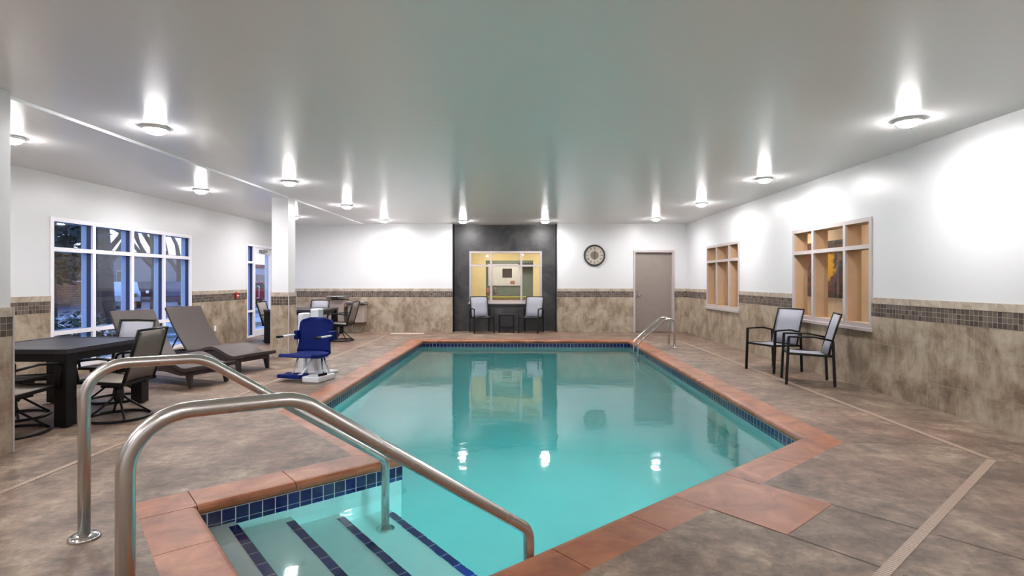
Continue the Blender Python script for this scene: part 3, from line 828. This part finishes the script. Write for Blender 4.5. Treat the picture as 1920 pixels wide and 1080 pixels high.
# ------------------------------------------------------------------ loungers
def lounger():
    r = empty('wicker_chaise_lounge', (0, 0, 0))
    L = 1.22; n = 22; hw = .31
    def zc(s_): 
        return .30 - .045*math.exp(-((s_-.22)/.16)**2) + .085*math.exp(-((s_-.68)/.24)**2) 
    top = [(s_, zc(s_)) for s_ in [L*k/n for k in range(n+1)]]
    prof = top + [(s_, z-.055) for s_, z in reversed(top)]
    m = MB(); k = len(prof)
    vs = [(-hw, y, z) for y, z in prof] + [(hw, y, z) for y, z in prof]
    m.raw(vs, [(i, i+1, k-2-i, k-1-i) for i in range(n)] + [(k+i, k+k-1-i, k+k-2-i, k+i+1) for i in range(n)])
    m.raw(vs, [(i, k+i, k+(i+1) % k, (i+1) % k) for i in range(k)], 0, True)
    m.build('seat', M['wicker'], r, bevel=.006)
    b0 = Vector((1.19, .30)); b1 = Vector((1.70, .965)); t = (b1-b0).normalized(); nn = Vector((t.y, -t.x))
    bp = []; 
    for kk in range(9):
        u = kk/8; q = b0.lerp(b1, u) + nn*(.03*math.sin(u*math.pi)); bp.append((q.x, q.y))
    bp2 = [(x+nn.x*.04, z+nn.y*.04) for x, z in reversed(bp)]
    MB().extr(bp+bp2, -hw, hw).build('backrest', M['wicker'], r, bevel=.006)
    m = MB()
    for s_ in (-1, 1):
        poly = [(.10, .235), (.14, .17), (.30, .15), (.62, .19), (1.2, .17), (1.72, .15), (1.80, .22), (1.80, .27), (1.2, .27), (.62, .315), (.3, .215)]
        m.extr(poly, s_*.27-.015, s_*.27+.015)
    m.bar((-.27, .13, .20), (.27, .13, .20), .03, .07); m.bar((-.27, 1.76, .21), (.27, 1.76, .21), .03, .09)
    m.build('base_frame', M['wicker_dark'], r)
    for s_ in (-1, 1):
        for y, dy in ((.17, -.03), (1.72, .03)):
            p = [(-.022, -.04), (.022, -.04), (.022, .04), (-.022, .04)]
            l = MB(); z0, z1 = 0, .19
            vs = [(s_*.265+x*.7, y+dy+yy*.6, z0) for x, yy in p] + [(s_*.265+x, y+yy*1.3, z1) for x, yy in p]
            l.raw(vs, [(3,2,1,0), (4,5,6,7)] + [(i, (i+1) % 4, 4+(i+1) % 4, 4+i) for i in range(4)]).build('leg', M['wicker_dark'], r)
    m = MB()
    for s_ in (-1, 1): m.tube([(s_*.22, 1.46, .60), (s_*.22, 1.72, .24)], .011, 8)
    m.build('back_support', M['black'], r)
    return r
lg = lounger(); tag(lg, cat='lounger', group='brown wicker loungers')
th = math.atan2(.92, .37)
place(lg, (-4.02, 7.20, 0), rz=th, label='brown wicker chaise lounge nearer the camera, partly behind the handrail')
l2 = copy_tree(lg); place(l2, (-3.98, 8.34, 0), rz=th, label='brown wicker chaise lounge with raised back nearest the white column')

# ------------------------------------------------------------------ pool lift
pl = empty('pool_lift', (-3.03, 7.75, 0), R(-15), 'pool access lift with bright blue seat and white frame beside the pool', 'pool lift')
def rrect(w, h, r, n=6, taper=0):
    pts = []
    for cx, cz, a0 in ((w/2-r, h/2-r, 0), (-w/2+r, h/2-r, 90), (-w/2+r*.5, -h/2+r*.5, 180), (w/2-r*.5, -h/2+r*.5, 270)):
        rr = r if a0 < 180 else r*.5
        for k in range(n+1):
            a = R(a0+90*k/n); x = cx+rr*math.cos(a); z = cz+rr*math.sin(a)
            pts.append((x, z))
    return pts
def lift_shell():
    # moulded one-piece back: waisted rounded sheet
    mb = MB(); rows = 14; nx = 12; front = []; 
    for i in range(rows+1):
        u = i/rows; z = .36+u*.49
        hw = .278 - .02*math.sin(math.pi*min(1, u*1.6)) 
        if u > .78: hw = .278*(max(.0, 1-((u-.78)/.223)**2.6))**.42*.75 + .278*.25*(1 if u < 1 else .9)
        y = .17+.09*u
        front.append([(hw*(-1+2*k/nx), y-.035*((-1+2*k/nx)**2), z) for k in range(nx+1)])
    vs = [p for row in front for p in row]; b = len(vs); vs += [(x, y+.03, z) for x, y, z in vs]
    fs = []
    for i in range(rows):
        for k in range(nx):
            a = i*(nx+1)+k; q = (a, a+1, a+nx+2, a+nx+1); fs += [q, tuple(b+j for j in q[::-1])]
        for k in (0, nx):
            a = i*(nx+1)+k; fs.append((a, a+nx+1, a+nx+1+b, a+b))
    for k in range(nx):
        for i in (0, rows): a = i*(nx+1)+k; fs.append((a, a+1, a+1+b, a+b))
    return mb.raw(vs, fs, 0, True)
lift_shell().build('backrest', M['blue'], pl)
pts = [(-.27, -.25), (.22, -.27), (.27, -.2), (.26, .2), (-.26, .2), (-.30, -.2)]
m = MB().extr([(-.29, .330), (-.26, .375), (-.1, .352), (.1, .345), (.19, .38), (.20, .34), (.1, .30), (-.1, .30), (-.25, .325)], -.265, .265, smooth=False)
m.build('seat', M['blue'], pl, bevel=.012)
for s_ in (-1, 1):
    m = MB().tube(fillet([(s_*.25, .24, .55), (s_*.30, .20, .60), (s_*.31, -.13, .60)], .05), .014, 10)
    m.build('armrest', M['white'], pl)
    MB().tube([(s_*.31, -.13, .60), (s_*.31, -.24, .60)], .019, 10).build('hand_grip', M['black'], pl)
    MB().box(s_*.285-.03, s_*.285+.03, .12, .26, .53, .66).build('arm_bracket', M['blue'], pl, bevel=.01)
# foot rest
m = MB().extr([(-.34, .05), (-.33, .10), (-.2, .085), (-.12, .10), (-.12, .06), (-.2, .04)], -.24, .12)
m.build('footrest', M['blue'], pl, bevel=.01)
MB().tube(fillet([(.14, -.02, .33), (.06, -.20, .09), (.02, -.22, .08)], .04), .014, 10).tube([(-.13, 0, .33), (-.12, -.16, .09)], .014, 10).build('footrest_arm', M['white'], pl)
MB().box(.12, .38, -.28, .12, .0, .075).build('base_plate', M['white'], pl, bevel=.012)
m = MB().box(-.20, -.04, .34, .52, 0, .80); m.box(-.26, .12, .30, .60, 0, .035)
m.build('mast', M['white'], pl, bevel=.012)
MB().box(-.40, -.30, .32, .50, .0, .90).build('actuator_housing', M['white'], pl, bevel=.02)
MB().box(-.17, -.03, .30, .44, .80, .97).build('battery_pack', M['white'], pl, bevel=.02)
MB().tube([(-.12, .40, .62), (-.10, .30, .34), (-.05, .08, .30)], .03, 12).tube([(-.16, .20, .0), (-.16, .20, .33)], .022, 10).tube([(.02, .22, .1), (.04, .15, .33)], .02, 10).build('lift_arm', M['white'], pl)
MB().tube([(.20, .05, .33), (.34, -.1, .08)], .013, 10).tube([(.22, .08, .30), (.30, .10, .07)], .013, 10).build('brace', M['chrome'], pl)
MB().bar((.33, -.2, .09), (.39, -.1, .10), .03, .03).build('wheel_lock', M['black'], pl)

# ------------------------------------------------------------------ drinking fountains
df = empty('drinking_fountain', (-4.6, YB-.022, 0), label='two level drinking fountain with grey basins on the back wall', cat='drinking fountain')
def fountain(x0, x1, zt, zb):
    MB().extr([(0, zt-.005), (-.40, zt), (-.42, zt-.02), (-.40, zt-.075), (0, zt-.10)], x0-.03, x1+.03).lathe([(.13, zt-.002), (.12, zt+.002), (.02, zt+.001)], c=((x0+x1)/2, -.2, 0), n=20).build('basin', M['grey'], df, bevel=.008)
    MB().box(x0, x1, -.30, 0, zb, zt-.10).build('cabinet', M['taupe'], df, bevel=.006)
    MB().tube(fillet([(x0+.13, -.1, zt), (x0+.13, -.1, zt+.06), (x0+.13, -.17, zt+.055)], .02), .012, 10).build('spout', M['chrome'], df)
    MB().box((x0+x1)/2-.09, (x0+x1)/2+.09, -.43, -.41, zt-.065, zt-.03).build('push_bar', M['black'], df)
fountain(-.47, -.06, .985, .30); fountain(.05, .47, .84, .28)

# ------------------------------------------------------------------ rooms behind the inner windows
m = MB().box(6.6, 6.7, 5, 15.5, 0, 2.7); m.box(4.75, 6.6, 15.2, 15.3, 0, 2.7); m.box(4.75, 6.6, 4.9, 5, 0, 2.7)
m.build('wall_hallway', M['cream'], kind='structure')
MB().box(4.70, 6.7, 4.9, 15.3, 2.62, 2.7).build('ceiling_hallway', plain('hall_ceiling', (225,205,190), .7), kind='structure')
MB().box(4.70, 6.7, 4.9, 15.3, -.06, 0).build('floor_hallway', plain('hall_carpet', (110,82,60), .9), kind='structure')
def art_mat():
    t = NT('flower_canvas'); co = t.coord()
    n = t.n('TexNoise', {'Vector': co, 'Scale': 3.2, 'Detail': 5, 'Distortion': 1.4}).outputs[0]
    s = t.n('SeparateXYZ', {0: co}); 
    g = t.n('TexGradient', {0: t.mapping(co, loc=(0, .0, -.2), scale=(1, 2.0, 1.9))}, gradient_type='SPHERICAL').outputs[1]
    gm = t.n('Math', {0: g, 1: n}, operation='MULTIPLY').outputs[0]
    bg = t.ramp(n, [(.35, lin((28,26,36))), (.5, lin((60,52,60))), (.58, lin((128,52,50))), (.66, lin((74,84,76)))])
    c = t.mix(t.ramp(gm, [(.20, (0,0,0,1)), (.27, (1,1,1,1))]), bg, lin((242,186,40)))
    return t.bsdf(c, .6)
pa_ = empty('painting', (6.585, 11.78, 1.63), label='dark canvas with yellow flowers on the hallway wall behind the larger right window', cat='painting')
MB().box(-.012, 0, -.84, .84, -.54, .54).build('canvas', art_mat(), pa_)
m = MB()
for a in ((-.9, -.84, -.6, .6), (.84, .9, -.6, .6), (-.84, .84, .54, .6), (-.84, .84, -.6, -.54)): m.box(-.03, 0.01, *a)
m.build('picture_frame', M['darkwood'], pa_)
M['hall_lens'] = emis('hall_lamp_lens', (255,236,214), 60)
hl0 = None
for y in (6.8, 9.6, 12.4):
    if hl0 is None:
        hl0 = empty('hallway_lamp', (5.9, y, 2.62))
        MB().lathe([(.17, 0), (.17, -.02), (.15, -.03)], n=24).build('trim_ring', M['lampring'], hl0)
        MB().lathe([(.148, -.028), (.13, -.06), (.08, -.08), (.01, -.09)], n=20).build('lens', M['hall_lens'], hl0); o = hl0
    else: o = copy_tree(hl0)
    place(o, (5.9, y, 2.62), label='warm hallway ceiling lamp seen through the right windows'); o['category'] = 'ceiling lamp'; o['group'] = 'hallway lamps'
# yellow room
m = wall_panel(MB(), 'y', 17.5, -3.2, 3.0, 0, 2.7, .15, [(-1.10, .42, .88, 2.03)])
m.box(-3.3, -3.2, RY+.2, 19.8, 0, 2.7); m.box(3.0, 3.1, RY+.2, 19.8, 0, 2.7)
m.build('wall_office', M['yellow'], kind='structure')
MB().box(-3.3, 3.1, RY+.2, 19.9, 2.6, 2.7).build('ceiling_office', plain('office_ceiling', (226,204,150), .7), kind='structure')
MB().box(-3.3, 3.1, RY+.2, 19.9, -.06, 0).build('floor_office', plain('office_floor', (130,110,80), .8), kind='structure')
MB().box(-3.3, 3.1, 19.7, 19.8, 0, 2.7).build('wall_kitchen', M['teal'], kind='structure')
MB().box(-1.16, .48, 17.38, 17.66, .85, .885).build('trim_4', M['lime'], kind='structure')
nb = empty('notice_board', (-.55, 19.69, 1.62), label='white board with a dark square screen seen through the slate wall window', cat='notice board')
MB().box(-.60, .62, -.03, 0, -.42, .36).build('panel', M['white'], nb, bevel=.01)
MB().box(-.08, .26, -.05, -.03, -.12, .2).build('screen', M['darkwood'], nb)
MB().box(.2, .36, -.045, -.03, -.36, -.24).build('red_note', plain('red_note', (170,120,110), .6), nb)
kc = empty('kitchen_counter', (-.6, 19.3, 0), label='dark counter below the white board in the room beyond', cat='counter')
MB().box(-.9, .1, -.25, .35, 0, .86).build('cabinet', M['darkwood'], kc); MB().box(-.95, .15, -.3, .35, .86, .9).build('worktop', M['grey'], kc)
for k, x in enumerate((-.7, -.42)):
    MB().lathe([(.07, 0), (.085, .08), (.07, .2), (.03, .24)], n=16).build('canister', plain('canister%d' % k, ((150,90,80), (110,100,96))[k], .5), loc=(-.6+x+.15, 19.2, .9), label=('reddish canister on the dark counter beyond the slate window', 'grey canister on the dark counter beyond the slate window')[k], cat='canister')
sh = MB().box(-.06, .9, 19.35, 19.68, 1.93, 2.0).build('wall_shelf', M['darkwood'], label='dark wall shelf high in the room beyond the slate window', cat='shelf')
M['office_lens'] = emis('office_lamp_lens', (255,240,214), 26)
for i, (x, y) in enumerate(((-.9, 16.3), (1.0, 16.3), (-.4, 18.6))):
    o = MB().box(-.28, .28, -.28, .28, -.02, 0).build('office_lamp', M['office_lens'], loc=(x, y, 2.6), label='square ceiling panel lamp in the yellow room beyond the slate wall', cat='ceiling lamp', group='office lamps')

# ------------------------------------------------------------------ outside
def ground_mat():
    t = NT('snowy_lawn'); co = t.coord()
    n = t.noise(co, .5, 7, .65)
    return t.bsdf(t.ramp(n, [(.40, lin((58,66,62))), (.5, lin((120,126,132))), (.56, lin((196,202,214)))]), .8)
MB().box(-70, XL-.2, -10, 80, -.35, -.15).build('ground', ground_mat(), kind='structure')
MB().box(-40, -15, -10, 80, -.15, -.13).build('road', plain('wet_asphalt', (84,88,104), .35), kind='structure')
rnd = random.Random(4)
def at(px, y): return (px-975)/F*y
def tree(name, x, y, h, label, bare=True, seed=1):
    rr = random.Random(seed); root = empty(name, (x, y, -.15), label=label, cat='tree', group='trees outside the left window')
    m = MB()
    def branch(p, d, L, r, lv):
        n = 4; pts = [Vector(p)]; dd = Vector(d).normalized()
        for k in range(n):
            dd = (dd + Vector((rr.uniform(-.14,.14), rr.uniform(-.14,.14), rr.uniform(-.02,.12)))).normalized()
            pts.append(pts[-1]+dd*L/n)
        m.tube(pts, [r*(1-.5*k/n) for k in range(n+1)], 6 if lv else 10, cap=False)
        if lv >= 4: return
        for k in range(3 if lv < 3 else 3):
            i = rr.choice([2, 3, 4]); a = rr.uniform(0, 6.28); t = rr.uniform(.4, .9)
            o = dd.orthogonal().normalized(); o.rotate(Matrix.Rotation(a, 3, dd))
            branch(pts[i], (dd+o*t).normalized(), L*rr.uniform(.55, .75), r*.48, lv+1)
    branch((0, 0, 0), (0, 0, 1), h*.38, h*.022, 0)
    m.build('branches', plain('bark%d' % seed, (58,50,50), .9), root)
tree('bare_tree', at(196, 19), 19, 11, 'bare tree with thick forked trunk behind the second window column', seed=3)
tree('bare_tree', at(172, 24), 24, 12, 'dark bare tree behind the first mullion of the left window', seed=8)
tree('bare_tree', at(285, 27), 27, 11, 'bare tree with fine spreading twigs behind the third window column', seed=11)
tree('bare_tree', at(335, 34), 34, 10, 'bare tree farthest right behind the left window', seed=21)
def foliage(mb, c, rad, n, leaf, rr, mi=0, drop=.0):
    for _ in range(n):
        while True:
            p = Vector((rr.uniform(-1,1), rr.uniform(-1,1), rr.uniform(-1,1)))
            if .35 < p.length < 1: break
        q = Vector(c) + Vector((p.x*rad[0], p.y*rad[1], p.z*rad[2]))
        a = Vector((rr.uniform(-1,1), rr.uniform(-1,1), rr.uniform(-.6,.6))).normalized(); b = a.orthogonal().normalized(); b.rotate(Matrix.Rotation(rr.uniform(0,6), 3, a))
        l = leaf*rr.uniform(.6, 1.4)
        mb.face([q-a*l, q-b*l*.4, q+a*l, q+b*l*.4], mi=mi)
M['fir'] = plain('dark_fir_needles', (34,50,50), .8); M['snow'] = plain('snow', (214,220,232), .7); M['shrub'] = plain('shrub_leaves', (40,60,48), .8)
rr = random.Random(5)
fx, fy = at(78, 15.5), 15.5
ev = empty('evergreen_tree', (fx, fy, -.15), label='dark evergreen tree filling the upper left window panes', cat='tree')
m = MB()
for k in range(26):
    z = 1.9+k*.26; rad = 1.75*(1-(z-1.2)/9.5)
    for j in range(11):
        a = rr.uniform(0, 6.28); d = Vector((math.cos(a), math.sin(a), -.18))
        foliage(m, Vector((0,0,z))+d*rad*.55, (rad*.5, rad*.5, .28), 22, .16, rr)
m.build('foliage', M['fir'], ev, weld=False)
MB().lathe([(.24, 0), (.19, 2.2), (.12, 5.5), (.03, 8.6)], n=12).build('trunk', plain('fir_bark', (62,48,42), .9), ev)
for i, (px, y, s_, lb) in enumerate(((128, 9.6, .72, 'snow dusted evergreen shrub just outside the lower left window pane'), (84, 8.55, .38, 'dark snow dusted shrub at the left jamb outside the window'), (168, 11.6, .5, 'low snow dusted shrub outside behind the first mullion'))):
    root = empty('snowy_shrub', (at(px, y), y, -.15), label=lb, cat='shrub', group='shrubs outside the window')
    m = MB(); foliage(m, (0, 0, .42*s_/.72), (s_, s_, .50*s_/.72+.1), 900, .075, rr); m.build('foliage', M['shrub'], root, weld=False)
    m = MB(); 
    for _ in range(26):
        a = rr.uniform(0, 6.28); q = rr.uniform(.1, .85)*s_; z = (.42+.5*math.sqrt(max(0, 1-(q/s_)**2)))*s_/.72
        foliage(m, (math.cos(a)*q, math.sin(a)*q, z*rr.uniform(.75, 1)), (.11, .11, .02), 14, .05, rr)
    m.build('snow_cover', M['snow'], root, weld=False)
    MB().lathe([(.03, 0), (.02, .5*s_)], n=8).build('stem', plain('shrub_stem%d' % i, (60,50,44), .9), root)
def building(x0, x1, y0, y1, h, mat, label, wins, roof=None, lit=None):
    root = empty('building', ((x0+x1)/2, (y0+y1)/2, -.15), label=label, cat='building', group='buildings across the road')
    hx, hy = (x1-x0)/2, (y1-y0)/2
    MB().box(-hx, hx, -hy, hy, 0, h).build('wall', mat, root)
    MB().box(-hx-.2, hx+.2, -hy-.2, hy+.2, h, h+.35).build('roof', roof or M['grey'], root)
    for (yy, z, w, hh, li) in wins:
        f = MB().box(hx, hx+.06, yy-w/2, yy+w/2, z-hh/2, z+hh/2).build('window', M['frame_g'], root)
        MB().box(hx+.06, hx+.08, yy-w/2+.08, yy+w/2-.08, z-hh/2+.08, z+hh/2-.08).build('pane', (M['litpane'] if li else M['darkpane']), f)
M['litpane'] = emis('lit_window', (255,196,120), 1.2); M['darkpane'] = plain('dark_pane', (24,28,40), .15)
def brick(name, c1, c2):
    t = NT(name); v = planar(t, 'x')
    br = t.n('TexBrick', {'Vector': v, 'Color1': lin(c1), 'Color2': lin(c2), 'Mortar': lin([x*.7 for x in c2]), 'Scale': 1.0, 'Brick Width': .4, 'Row Height': .14, 'Mortar Size': .01})
    return t.bsdf(br.outputs[0], .9)
building(-36, -27, 22, 36, 3.1, brick('brown_brick', (150,108,80), (124,88,66)), 'brown brick building with small windows across the road, left', [(-5, 2.2, 1.2, 1.5, 0), (-2.4, 2.2, 1.2, 1.5, 0), (1.5, 2.2, 1.6, 1.5, 1), (4.5, 2.2, 1.2, 1.5, 0)], plain('brown_roof', (70,54,48), .8))
building(-42, -30, 39, 49, 3.4, plain('grey_stucco', (128,122,132), .9), 'plain grey building seen behind the third window column', [(-3, 1.6, 1.6, 1.4, 0)])
building(-37, -28, 50, 66, 2.9, plain('white_shop', (176,176,190), .8), 'low pale shop with red roof farthest right behind the window', [(-4, 1.5, 3.0, 1.4, 1), (1, 1.5, 3.0, 1.5, 0)], plain('red_roof', (140,52,50), .7))
def car(x, y, rz, c, label, lights):
    root = empty('parked_car', (x, y, -.13), rz, label, 'car', 'cars outside')
    prof = [(-2.1, .35), (-2.15, .75), (-1.9, .92), (-1.3, 1.0), (-.75, 1.42), (.75, 1.45), (1.35, 1.0), (2.0, .92), (2.15, .7), (2.1, .35)]
    MB().extr(prof, -.85, .85).build('body', plain('car_paint_%d' % int(-x*10), c, .25), root, bevel=.06)
    MB().extr([(-1.2, 1.02), (-.72, 1.36), (.70, 1.38), (1.2, 1.02)], -.865, .865).build('side_glass', M['darkpane'], root)
    for sy in (-1.35, 1.35):
        for sx in (-.82, .82): MB().lathe([(.33, -.1), (.33, .1)], c=(sx, sy, .33), axis='x', n=20).build('wheel', M['black'], root)
    for sx in (-.6, .6): MB().lathe([(.13, 0), (.11, .03)], c=(sx, 2.12, .7), axis='y', n=14).build('headlamp', lights, root)
M['head'] = emis('headlamp_glow', (255,170,110), 9); M['head_off'] = M['chrome']
car(at(322, 31), 31, R(212), (80,70,90), 'dark car with glowing orange lamps seen through the right window column', M['head'])
car(at(213, 31), 31, R(222), (196,200,214), 'white car parked outside behind the second window column', M['head_off'])
car(at(268, 41), 41, R(200), (60,34,40), 'dark red car parked outside behind the third window column', M['head_off'])
car(at(492, 34), 34, R(250), (160,50,70), 'red car seen through the glazed door', M['head_off'])

# ------------------------------------------------------------------ sky
w = bpy.data.worlds.new('dusk_sky'); sc.world = w; w.use_nodes = True; t = w.node_tree; t.nodes.clear()
tc = t.nodes.new('ShaderNodeTexCoord'); sp = t.nodes.new('ShaderNodeSeparateXYZ'); cr = t.nodes.new('ShaderNodeValToRGB')
bg = t.nodes.new('ShaderNodeBackground'); ou = t.nodes.new('ShaderNodeOutputWorld')
t.links.new(tc.outputs['Generated'], sp.inputs[0]); t.links.new(sp.outputs[2], cr.inputs[0])
e = cr.color_ramp.elements; e[0].position = 0.0; e[0].color = lin((186,192,220)); e[1].position = .6; e[1].color = lin((110,150,215))
t.links.new(cr.outputs[0], bg.inputs[0]); bg.inputs[1].default_value = 2.1; t.links.new(bg.outputs[0], ou.inputs[0])

# ------------------------------------------------------------------ render look
sc.view_settings.view_transform = 'Standard'; sc.view_settings.look = 'None'; sc.view_settings.gamma = 1
sc.view_settings.exposure = 0.66
sc.cycles.use_denoising = True
sc.cycles.max_bounces = 12; sc.cycles.diffuse_bounces = 6; sc.cycles.glossy_bounces = 5; sc.cycles.transmission_bounces = 8
sc.cycles.transparent_max_bounces = 12; sc.cycles.sample_clamp_indirect = 6.0
